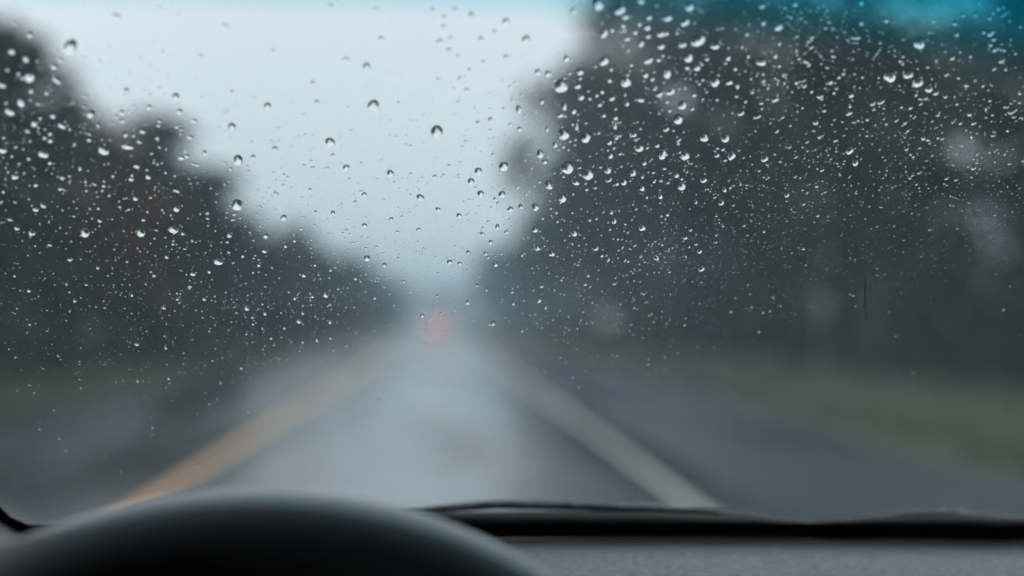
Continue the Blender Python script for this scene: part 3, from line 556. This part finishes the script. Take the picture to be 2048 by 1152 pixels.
DATA = """A 0 0
565,375,105,125,-40;95,412,65,55;208,468,50,75;240,615,100,90,30;180,625,40,40;15,680,80,45,-25;250,728,45,45;373,743,40,42;170,815,70,85;78,890,90,65,-35;245,800,30,30;310,832,35,30;432,535,60,45,-20;455,645,90,45,-35;487,480,45,35;425,928,50,45;322,946,35,35;275,988,58,58;495,1005,70,50,-30;558,1035,30,30;403,1070,40,35;358,1103,38,35;403,1126,45,40;725,915,65,65;713,1120,40,35;930,130,70,50,-25;1405,775,60,65;1437,893,45,45;1855,1015,62,68;1555,967,50,30,-20;1193,858,45,40;975,900,48,40;980,967,45,32;1005,1078,42,42;1140,1053,55,35,-15;1070,1086,30,32;1113,1135,45,30,-20;1258,1106,35,32;1275,970,38,30;1268,1006,38,28;1415,1015,36,28;1522,1100,55,35,-25;1605,445,45,35;1808,208,60,40,-15;1303,413,30,28;1012,725,45,50;240,280,50,50;150,590,40,40;220,1050,50,30,-30;60,560,40,36;300,490,34,34
B 512 0
940,845,95,90;1447,1055,98,105;592,1140,80,75;93,850,60,60;487,818,40,42;885,535,62,70;715,475,55,40;1000,310,50,45;455,663,40,38;1470,333,60,45,20;1540,402,45,38,20;1800,312,48,45;1908,252,42,38;1998,175,60,60,30;1725,118,50,50;1505,138,40,40;1500,213,40,42;1415,80,42,42;1590,75,42,42;1558,305,40,36;2000,457,50,38,25;962,75,48,40;600,45,45,45;1818,495,32,32;1628,630,45,30,45;1685,720,48,32,20;1708,557,32,35;1458,633,36,28;140,403,38,34;1873,957,44,34,80;1775,982,32,34;1980,867,26,28;1872,1041,24,24;2035,995,34,28,20;757,1044,34,22;345,1088,28,20;1678,1130,28,22;1900,1106,28,18,40;1667,1088,20,18;1622,788,24,20;1417,815,26,18,20;738,862,30,24;993,933,28,18;1077,965,28,18
C 1024 0
690,35,100,95,60;865,82,95,75,20;1030,10,65,55;1420,55,75,75;1245,145,75,55,10;1385,180,85,55,35;905,138,65,45;1095,142,50,45;1080,222,60,50;738,268,80,60,60;1190,273,70,55,10;1235,268,45,40;1088,292,50,38;1033,350,60,50,70;1192,372,62,52;1365,360,70,45,25;1490,325,125,85,30;1622,372,75,48,0;1412,462,80,70,50;738,490,80,65,40;1090,487,80,45,25;1990,497,85,60,-10;1480,545,60,48,25;1728,465,45,48;112,315,70,60,55;435,470,50,50,30;545,578,58,52;205,577,45,50;288,590,52,48,30;393,690,115,100,40;912,655,95,80,40;1240,588,75,78;1068,600,48,48;1622,655,80,75,40;1740,660,55,42,30;1802,687,40,45;1400,543,42,40;525,692,55,42,15;553,780,55,45,10;420,850,65,45,90;385,925,60,35,10;495,890,45,48;780,645,42,40;720,735,38,38;678,763,32,34;800,788,50,40,30;702,838,38,38;1268,735,80,48,25;1180,755,65,38,20;1028,800,62,38,-10;1122,632,38,40;1142,712,34,32;1362,840,80,65,50;1330,955,85,72,60;1232,1035,52,38,20;1830,905,60,42,30;1968,932,50,32,30;735,925,34,34;828,943,40,40;824,1003,65,36,88;515,1008,72,38,-88;280,1033,50,26,65;415,1075,90,90;592,1100,90,75,60;1535,1098,75,70;1705,1103,75,68;976,1080,48,34,20;835,1102,36,34;780,1140,45,40;1332,1122,48,26,25;920,830,40,40;55,875,72,46,-85;62,1033,42,40;240,815,50,34,60;1440,868,40,30,90;1455,762,40,30;1920,740,36,26;1795,770,36,26;2012,645,44,32,60;1785,552,34,36;1262,883,32,30;2010,185,45,45;1998,50,50,50;905,755,40,22,80;1170,480,40,36;1205,445,34,30;1520,515,34,32;1525,640,34,26;1497,670,30,28;1890,450,34,34;955,520,34,32;793,555,34,34;985,258,44,44;800,243,40,42;890,210,44,42;1018,195,42,40;920,312,50,38;490,90,55,50
D 1536 0
85,218,75,55,40;57,442,55,40,90;745,185,40,45;943,165,45,40;1208,350,100,85,35;972,615,100,88;1120,598,84,62,25;1195,658,92,82,30;1285,712,70,56,45;1342,743,50,38,35;1418,773,36,30;1262,786,38,26,30;1220,832,40,22,40;838,828,50,36,30;903,815,60,36,30;845,877,32,22,20;1140,863,36,26,30;1065,858,28,26;57,795,60,42,35;122,598,32,28;415,772,55,40,10;665,764,45,38,40;497,660,44,34,20;292,690,42,28,30;602,590,36,30,30;448,886,32,28;648,908,55,30,25;380,980,46,42,30;115,940,42,20,35;1027,963,46,22,38;1780,270,65,40,30;1805,315,40,35;1822,393,65,38,40;1870,487,62,32,35;1725,258,34,38;1778,360,40,32;1510,277,42,34,30;1475,465,50,30,40;1428,598,42,28,30;1522,625,30,24;1585,683,42,30;1618,452,28,28;1772,145,40,38;1797,102,34,34;1900,110,95,26,35;1490,188,50,38;1960,890,90,30,33;1970,937,40,18,15;2020,940,38,18,30;2015,748,34,24,30;1610,915,40,36;1358,922,34,22,30;1745,940,24,20;1480,975,36,24,35;1642,988,34,26;1240,1105,38,34;1278,1120,36,24;1393,1110,30,24;1800,1085,40,20;410,1095,34,34;72,1050,40,22,40;312,1137,36,20,35;690,978,26,20;945,993,26,22;365,1045,30,22;872,428,140,15,52;472,540,30,28;548,705,32,28,40;90,352,34,34;350,300,36,34;700,305,30,30;225,405,30,28;88,528,30,30;310,500,34,30;1345,483,28,26;1275,537,28,26;1900,557,28,26;1980,430,32,24,20;1660,640,28,22,30;1560,120,36,34;1655,118,34,36;1840,72,40,40;1880,60,32,34;1928,168,28,28;2015,215,30,28;1683,25,34,34;1352,35,38,38;745,25,44,44;215,35,46,46;1775,805,30,22,30;1915,855,34,20,40
E 0 288
20,50,70,55;347,80,90,60,-15;828,50,95,72,-35;1020,20,100,50,-10;400,152,36,34;230,118,36,34;120,260,62,50,-5;288,328,42,34,25;500,270,42,36,10;485,358,48,30,20;345,492,56,34,-30;287,522,50,40;640,190,38,30;1093,178,52,36;1050,282,50,32;1185,262,46,44;1452,112,54,36;1495,97,44,30;1637,70,38,40;1580,168,42,22;1905,128,78,78;2025,105,38,42;1085,433,46,42,40;830,335,32,26;1412,518,56,50;1897,487,94,84,-50;1863,604,36,22;1413,376,60,24,-18;798,612,42,30,-25;1148,607,34,24;1127,708,78,68,-10;1387,685,82,62,-12;682,705,80,84;137,673,44,36,-10;80,603,42,26,-15;255,710,60,50,-25;400,807,42,24,-15;1463,717,30,30;1835,730,42,40;1745,942,76,52,-15;1335,902,36,32;1385,801,30,18;1537,771,22,20;1820,785,30,18;1943,897,30,26,50;1233,1050,32,30;1543,1040,46,32,-5;1675,1022,32,26;563,922,46,30,30;783,990,28,24;593,578,34,18,-10;692,1124,32,18;117,1055,22,22;1520,1140,36,24;27,384,28,28;47,187,28,26;65,222,26,26;97,98,30,28;195,232,26,24;870,155,24,22;1178,207,28,22;1325,230,26,24;1030,522,26,26;788,514,28,26;1207,427,24,22;720,517,22,22;960,503,28,20;1400,255,24,20;1275,25,30,26;1330,42,24,22;1798,322,22,22;1990,220,24,24;1660,553,34,20,30
F 512 288
152,38,50,42;612,90,36,32;722,190,56,48;1075,236,56,58;1430,260,34,32;455,190,36,30;385,172,32,26;570,194,32,26;140,228,28,22;866,405,42,38;1315,428,64,50,-20;1455,525,44,36;1625,574,48,36;223,590,52,44;617,552,40,34,90;478,543,24,26;867,653,42,38;1082,600,32,30;1133,703,30,20;723,690,28,22;1300,685,34,30;433,366,28,30;360,680,26,18;220,330,28,24;162,398,52,22,-25;78,737,42,38;308,776,28,22;235,818,30,26,-20;67,858,40,30;888,915,52,46;1028,968,34,36;1010,876,36,14;878,834,22,18;775,793,34,14;1288,786,32,14,25;1340,842,26,14,10;1140,912,22,20;22,970,30,28;472,968,26,26,30;595,1008,28,26;382,1050,38,32,-5;795,1074,34,32;1180,1100,24,20;1548,945,46,36,20;1628,957,32,30;1535,908,50,10,20;1720,300,54,56;1778,218,66,54,50;1982,180,80,72,40;1796,398,54,52,50;1968,403,60,52,60;1910,440,30,24,90;1933,474,30,20,70;1717,446,50,14;1930,662,44,32,60;2003,704,34,28,50;1810,718,40,26,-20;1815,672,24,18,30;1876,786,34,34;1837,877,34,34,30;1697,866,32,30;1917,963,42,36,45;1765,1130,26,26;2036,523,48,44;1857,622,22,22;1610,253,30,12,35;1456,1036,20,18;1895,85,24,28;1328,270,22,18;1653,22,32,18;1025,447,20,14;500,1045,18,14
G 1024 288
225,80,60,65;262,143,40,40;345,5,40,45;444,190,106,94,60;610,243,98,86,60;788,92,45,48;765,210,60,58;968,226,68,52,80;1017,32,75,60;1160,12,40,36;1204,78,92,72,70;1382,92,80,74;1755,90,76,66,70;1638,90,46,34,15;2020,115,60,56,20;1060,153,38,34,50;1317,248,46,40,90;1042,263,30,28;293,328,78,62,-70;405,433,70,70;510,310,62,38,-15;772,294,56,20,12;838,320,36,28;895,304,50,52;1040,352,52,44,90;1357,332,72,76;1533,290,56,38,20;1187,417,42,44;1698,362,50,36,-75;1674,466,52,44,50;1470,462,36,30,90;1620,427,28,18,20;1768,490,28,18;186,505,62,56,-50;70,500,46,34,-60;311,515,20,24;45,348,34,22,25;597,364,30,24;795,543,34,38;817,613,52,42,70;1040,668,54,58;1243,565,30,28;1190,292,28,26;1825,322,26,20,90;1775,330,26,18,90;620,607,30,26;185,685,48,46;497,712,56,54;202,832,44,44;318,876,50,48;675,834,44,34,65;770,921,38,30,90;882,830,38,14,50;783,683,24,24;847,760,20,20;1385,750,38,32;1470,800,34,24;1427,687,32,26;1500,858,40,34;1152,906,56,42,-60;1515,996,54,46,50;1255,1022,34,18;906,926,26,18,60;1030,896,26,18;905,640,24,20;483,798,18,20;364,620,22,22;80,890,22,24;355,550,24,20,30;1632,575,24,16;1855,652,28,22;1632,727,26,24;2015,700,24,22;1975,214,28,18,30;1704,131,30,22;1130,229,28,20;608,1052,30,24;586,1123,30,24;395,1088,22,20;815,1118,32,22;975,1092,20,20;237,1140,28,22;1632,786,24,18,30;1417,822,20,20;158,197,22,20;107,133,22,20;114,402,22,20;340,233,20,18;412,260,22,22;712,185,22,20;220,305,26,20,20;670,352,22,22;862,80,26,24;875,180,20,20;453,47,22,22;1685,45,28,24;1643,36,28,20;992,520,24,20;1082,30,26,26
H 1536 288
653,52,72,52,50;697,148,58,50,60;150,405,46,40,60;285,482,28,22,10;397,574,28,20,25;450,387,34,16,15;388,338,30,24;432,210,36,22,20;217,262,34,18,30;222,105,36,18,30;172,26,32,20,30;1108,42,36,24,40;1215,30,24,20;1160,103,26,20;1057,152,22,14,20;1210,228,44,22,25;1155,252,28,18,30;1130,275,20,18;1270,132,24,16,30;1642,190,44,34,35;1932,157,34,20,20;2040,133,32,18,30;1425,278,30,18,20;1503,287,36,20,8;1626,266,20,16;1478,165,22,18;1458,487,24,16,25;1608,470,26,12;1293,684,28,20;1780,741,28,14,10;1515,674,26,18;1092,675,16,10;95,140,22,22;53,80,24,22,90;313,388,20,16;1228,898,26,16;870,995,20,12;905,503,36,16;1547,14,22,20;1465,18,22,18;1508,78,16,14;400,100,20,18;500,118,18,16;1086,768,16,14;315,55,20,18;145,25,20,16;545,30,20,16,40
I 0 576
232,20,34,32;600,98,34,34;557,32,20,16;1057,56,26,26;1313,152,38,32,90;1417,42,20,18;1419,90,24,22;1634,88,32,30;1975,158,46,50;1517,2,20,18;2020,235,24,22;2025,289,24,20;1972,367,22,20;840,157,22,16;770,150,18,10;138,162,22,16,-10;238,291,26,18,-15;558,184,20,16,90;531,257,18,14,-30;467,542,28,14,-10;1097,446,36,34,90;1328,470,46,30,90;1103,735,40,30,90;1931,636,34,28,90;1765,753,30,26,90;1400,181,16,14;236,775,22,16;639,728,20,18;1700,579,20,20;1470,517,18,18;1437,670,16,16;125,552,20,18;140,815,24,18,90;73,487,18,14;1677,929,24,18;1985,990,26,20;1223,1115,26,22;1208,1040,18,16;317,1130,24,16;1684,323,16,14;1316,384,16,14;1338,610,18,14;1470,606,18,14;1357,760,20,16;310,64,14,14;1875,153,16,12;1868,114,16,10;1355,217,12,12
J 512 576
557,52,50,50;310,82,30,28;590,135,34,16;52,130,20,16;71,202,38,32,90;373,201,28,28;343,265,42,38;592,270,38,34;227,320,26,26;55,326,24,18;487,410,40,32,90;595,400,26,24;374,434,22,20;57,487,18,18;618,492,26,22,90;950,80,26,22;1066,48,18,16;1105,134,16,16;1330,222,34,32;1407,244,16,12;945,341,16,16;890,411,14,12;723,462,20,18;1448,62,22,22;1692,116,38,36,40;1895,282,44,38,60;1868,291,20,18;1843,14,28,22,90;1457,420,14,12;1476,268,10,8;1440,343,10,8;1445,630,14,10;1706,448,14,10;630,846,16,14;385,873,14,10;760,538,16,10;1989,235,16,16;2020,263,16,14;1592,183,24,12,25;657,6,20,16;2045,33,20,20;1951,343,12,12;17,168,14,12;202,197,20,16;1617,708,12,8;887,679,12,10;1642,286,10,8;775,476,12,10;137,561,12,10;280,230,14,12
K 1024 576
215,100,44,38,20;267,155,34,24,40;10,122,36,32,70;6,32,24,20,90;340,16,18,18;388,46,14,14;616,72,14,14;1052,48,22,22;326,252,26,22,90;197,280,18,14;235,314,18,18;116,324,20,16;80,343,28,20,25;453,229,20,18;551,256,22,20;595,281,24,18;641,278,20,20;520,323,24,22;429,316,18,18;453,334,18,18;566,291,14,14;186,211,16,14;661,184,12,12;867,128,18,16;974,96,16,16;974,160,18,18;1115,207,22,18;1132,271,20,18;1385,242,22,16;1750,189,28,26;1916,151,20,18;2008,196,24,22;1104,517,20,18;1223,552,20,20;684,543,18,18;839,542,22,20;388,553,22,20;415,418,18,16;850,209,20,14;735,235,16,16;957,289,20,16;970,371,18,18;1145,323,14,14;848,356,16,16;1063,115,18,16,90;1785,80,18,18;1903,46,18,16;613,398,12,12;364,218,14,14;1086,610,36,18;530,792,26,18,20;1320,516,24,18;1575,709,14,12;580,17,14,12;535,40,14,12;572,87,14,12
L 1536 576
100,142,20,20;15,182,22,20;47,92,16,14;680,58,24,18;698,143,20,18;1573,198,16,16;37,70,30,26,90;136,222,14,14;247,262,12,12;590,308,22,14
M 0 864
1582,260,30,26;1672,217,26,20;525,150,24,20;423,292,22,18;400,342,24,20;278,97,14,12;1220,20,20,18;17,340,24,16"""
drops = []
for blk in DATA.strip().split('\n'):
    if len(blk) < 16: _, ox, oy = blk.split(); ox, oy = int(ox), int(oy); continue
    for q in blk.split(';'):
        v = [float(t) for t in q.split(',')]; ang = v[4] if len(v) > 4 else 0
        px, py, dw, dh = ox + v[0] / 4, oy + v[1] / 4, v[2] / 4, v[3] / 4
        _, s = hit(px, py); bl = 75 * abs(FOCUS / s - 1) * .6
        f = lambda d: max(d * .62, math.sqrt(max(d * d - bl * bl, 0)))
        drops.append((px, py, f(dw), f(dh), ang, dw * dh))
drops.sort(key=lambda d: -d[5])
ONES = ['zero', 'one', 'two', 'three', 'four', 'five', 'six', 'seven', 'eight', 'nine', 'ten', 'eleven', 'twelve', 'thirteen', 'fourteen', 'fifteen', 'sixteen', 'seventeen', 'eighteen', 'nineteen']
TENS = ['', '', 'twenty', 'thirty', 'forty', 'fifty', 'sixty', 'seventy', 'eighty', 'ninety']
def word(n): return ONES[n] if n < 20 else TENS[n // 10] + ('-' + ONES[n % 10] if n % 10 else '')
def behind(px, py):
    if py > 690 + abs(px - 880) * .12: return 'over the wet road'
    lx = [(0, 60), (190, 80), (230, 190), (430, 260), (520, 400), (720, 530), (860, 580)]; rx = [(880, 600), (930, 520), (1000, 220), (1130, 110), (1160, 0)]
    if px < 870 and py > np.interp(px, [a for a, _ in lx], [b for _, b in lx]): return 'over the left trees'
    if px >= 870 and (px > 1160 or py > np.interp(px, [a for a, _ in rx], [b for _, b in rx])): return 'over the right trees'
    return 'over the pale sky'
V_small, F_small, labels = [], [], set()
NTOP = 300
for i, (px, py, dw, dh, ang, ar) in enumerate(drops):
    rg = random.Random(i * 13 + 5); big = i < NTOP
    el = max(dw, dh) / max(.1, min(dw, dh)); sz = 'large' if ar > 340 else 'medium' if ar > 110 else 'small'
    tall = rg.uniform(.46, .66)
    p0, V, F = dome(px, py, dw, dh, ang, 9 if big else 4, 32 if big else 12, tall, rg, .07 if big else .1, centre=not big)
    if big:
        o = mesh('raindrop', V, F, M_water, None, True, p0); o.data.polygons[0].use_smooth = False
        shp = 'round' if el < 1.22 else 'oval' if el < 1.6 else 'slanted'
        lb = '%s %s raindrop %s, %s hundredths across, %s down' % (sz, shp, behind(px, py), word(int(px / 20.48)), word(int(py / 11.475)))
        if lb in labels: lb = lb.replace(shp + ' ', shp + ' clear ')
        labels.add(lb); tag(o, lb, 'raindrop', 'raindrops clinging to the outside of the windshield')
    else:
        o_ = len(V_small); V_small += [tuple(v) for v in V]; F_small += [tuple(x + o_ for x in f) for f in F]
# fine spray between the drops: far too many to count
DENS = [[1.2, .5, .3, .5, 1.5, 7, 7, 7], [6, 4, 1.5, 2.5, 9, 10, 11, 12], [10, 10, 4, 5, 12, 13, 13, 10], [10, 12, 9, 8, 11, 12, 10, 8], [9, 9, 9, 6, 9, 8, 4, 3], [3, 3, 1.2, .6, 2, 1.5, .6, .4], [.8, .5, .2, .15, .2, .15, .1, .1], [.2, .1, 0, 0, 0, 0, 0, 0]]
def dens(px, py):
    u = min(max(px / 256 - .5, 0), 6.999); v = min(max(py / 144 - .5, 0), 6.999); i, j = int(v), int(u); a, b_ = v - i, u - j
    return (DENS[i][j] * (1 - b_) + DENS[i][j + 1] * b_) * (1 - a) + (DENS[i + 1][j] * (1 - b_) + DENS[i + 1][j + 1] * b_) * a
rg = random.Random(99); cnt = 0
blobs = [(rg.uniform(0, 2048), rg.uniform(0, 800), rg.uniform(20, 70)) for _ in range(90)]
while cnt < 9500:
    if rg.random() < .25:
        b_ = blobs[rg.randrange(90)]; px, py = rg.gauss(b_[0], b_[2]), rg.gauss(b_[1], b_[2] * .7)
    else: px, py = rg.uniform(-60, 2110), rg.uniform(-30, 1000)
    if rg.random() > dens(px, py) / 13: continue
    if not (-60 < px < 2110 and -30 < py < 1000): continue
    cnt += 1; t_ = rg.random()
    if t_ < .07: d = rg.uniform(4.0, 6.5)
    elif t_ < .30: d = rg.uniform(2.6, 4.2)
    else: d = rg.uniform(1.0, 2.3)
    lim = np.interp(py, [250, 420, 560, 700], [7, 3.6, 2.4, 2.2]) if px > 1350 else np.interp(py, [350, 520, 900], [7, 4, 3])
    if d > lim and rg.random() < .9: d = rg.uniform(.8, 1.9)
    if py < 250 and px > 1100: d *= 1.1
    rt = 1 + .7 * rg.random() ** 2; a = rg.gauss(30, 25) if px > 1000 else rg.gauss(-20, 30)
    p0, V, F = dome(px, py, d * rt ** .5, d / rt ** .5, a, 2 if d < 2 else 3, 6 if d < 2 else 9, rg.uniform(.5, .78), rg, .12, centre=True)
    o_ = len(V_small); V_small += [tuple(v) for v in V]; F_small += [tuple(x + o_ for x in f) for f in F]
sprayo = mesh('rain_spray', V_small, F_small, M_water, None, True)
tag(sprayo, 'fine spray of tiny water beads scattered between the raindrops on the windshield', 'water spray', kind='stuff')
for (px, py, rr, wd_) in ((1199, 1017, .0016, 'clip of the long wiper'), (897, 1021, .0018, 'driver end of the long wiper'), (1885, 1026, .0016, 'hump of the far wiper'), (1060, 1012, .0011, 'top edge of the long wiper')):
    c = onglass(px, py, .0165); V = []; F = []
    for j in range(7):
        for k in range(12): V.append((rr * math.sin(PI * j / 6) * math.cos(k * PI / 6), rr * math.sin(PI * j / 6) * math.sin(k * PI / 6) * .9, rr * .85 * math.cos(PI * j / 6)))
    for j in range(6):
        for k in range(12): F.append((j * 12 + k, (j + 1) * 12 + k, (j + 1) * 12 + (k + 1) % 12, j * 12 + (k + 1) % 12))
    tag(mesh('water_bead', V, F, M_water, None, True, c), 'blurred water bead sitting on the ' + wd_, 'water bead', 'water beads on the wipers')
# the fine dark scratch low on the right of the glass
MB().tube([onglass(x, y, .0004) for x, y in ((1731, 552), (1730, 575), (1730, 600), (1732, 625), (1733, 640))], [.0001, .0002, .00022, .0002, .0001], 6).build('scratch', M_black, ws)

# ------------------------------------------------------------------ wet air
hz = MB().box((0, 425, 13.5), (620, 1030, 30)).build('haze', None); tag(hz, kind='stuff')
m = bpy.data.materials.new('wet_air'); m.use_nodes = True; t = m.node_tree; t.nodes.clear()
o = t.nodes.new('ShaderNodeOutputMaterial'); v = t.nodes.new('ShaderNodeVolumePrincipled')
v.inputs['Color'].default_value = (.71, .91, 1.0, 1); v.inputs['Density'].default_value = 0.0022; v.inputs['Anisotropy'].default_value = 0
t.links.new(v.outputs[0], o.inputs['Volume']); hz.data.materials.append(m)
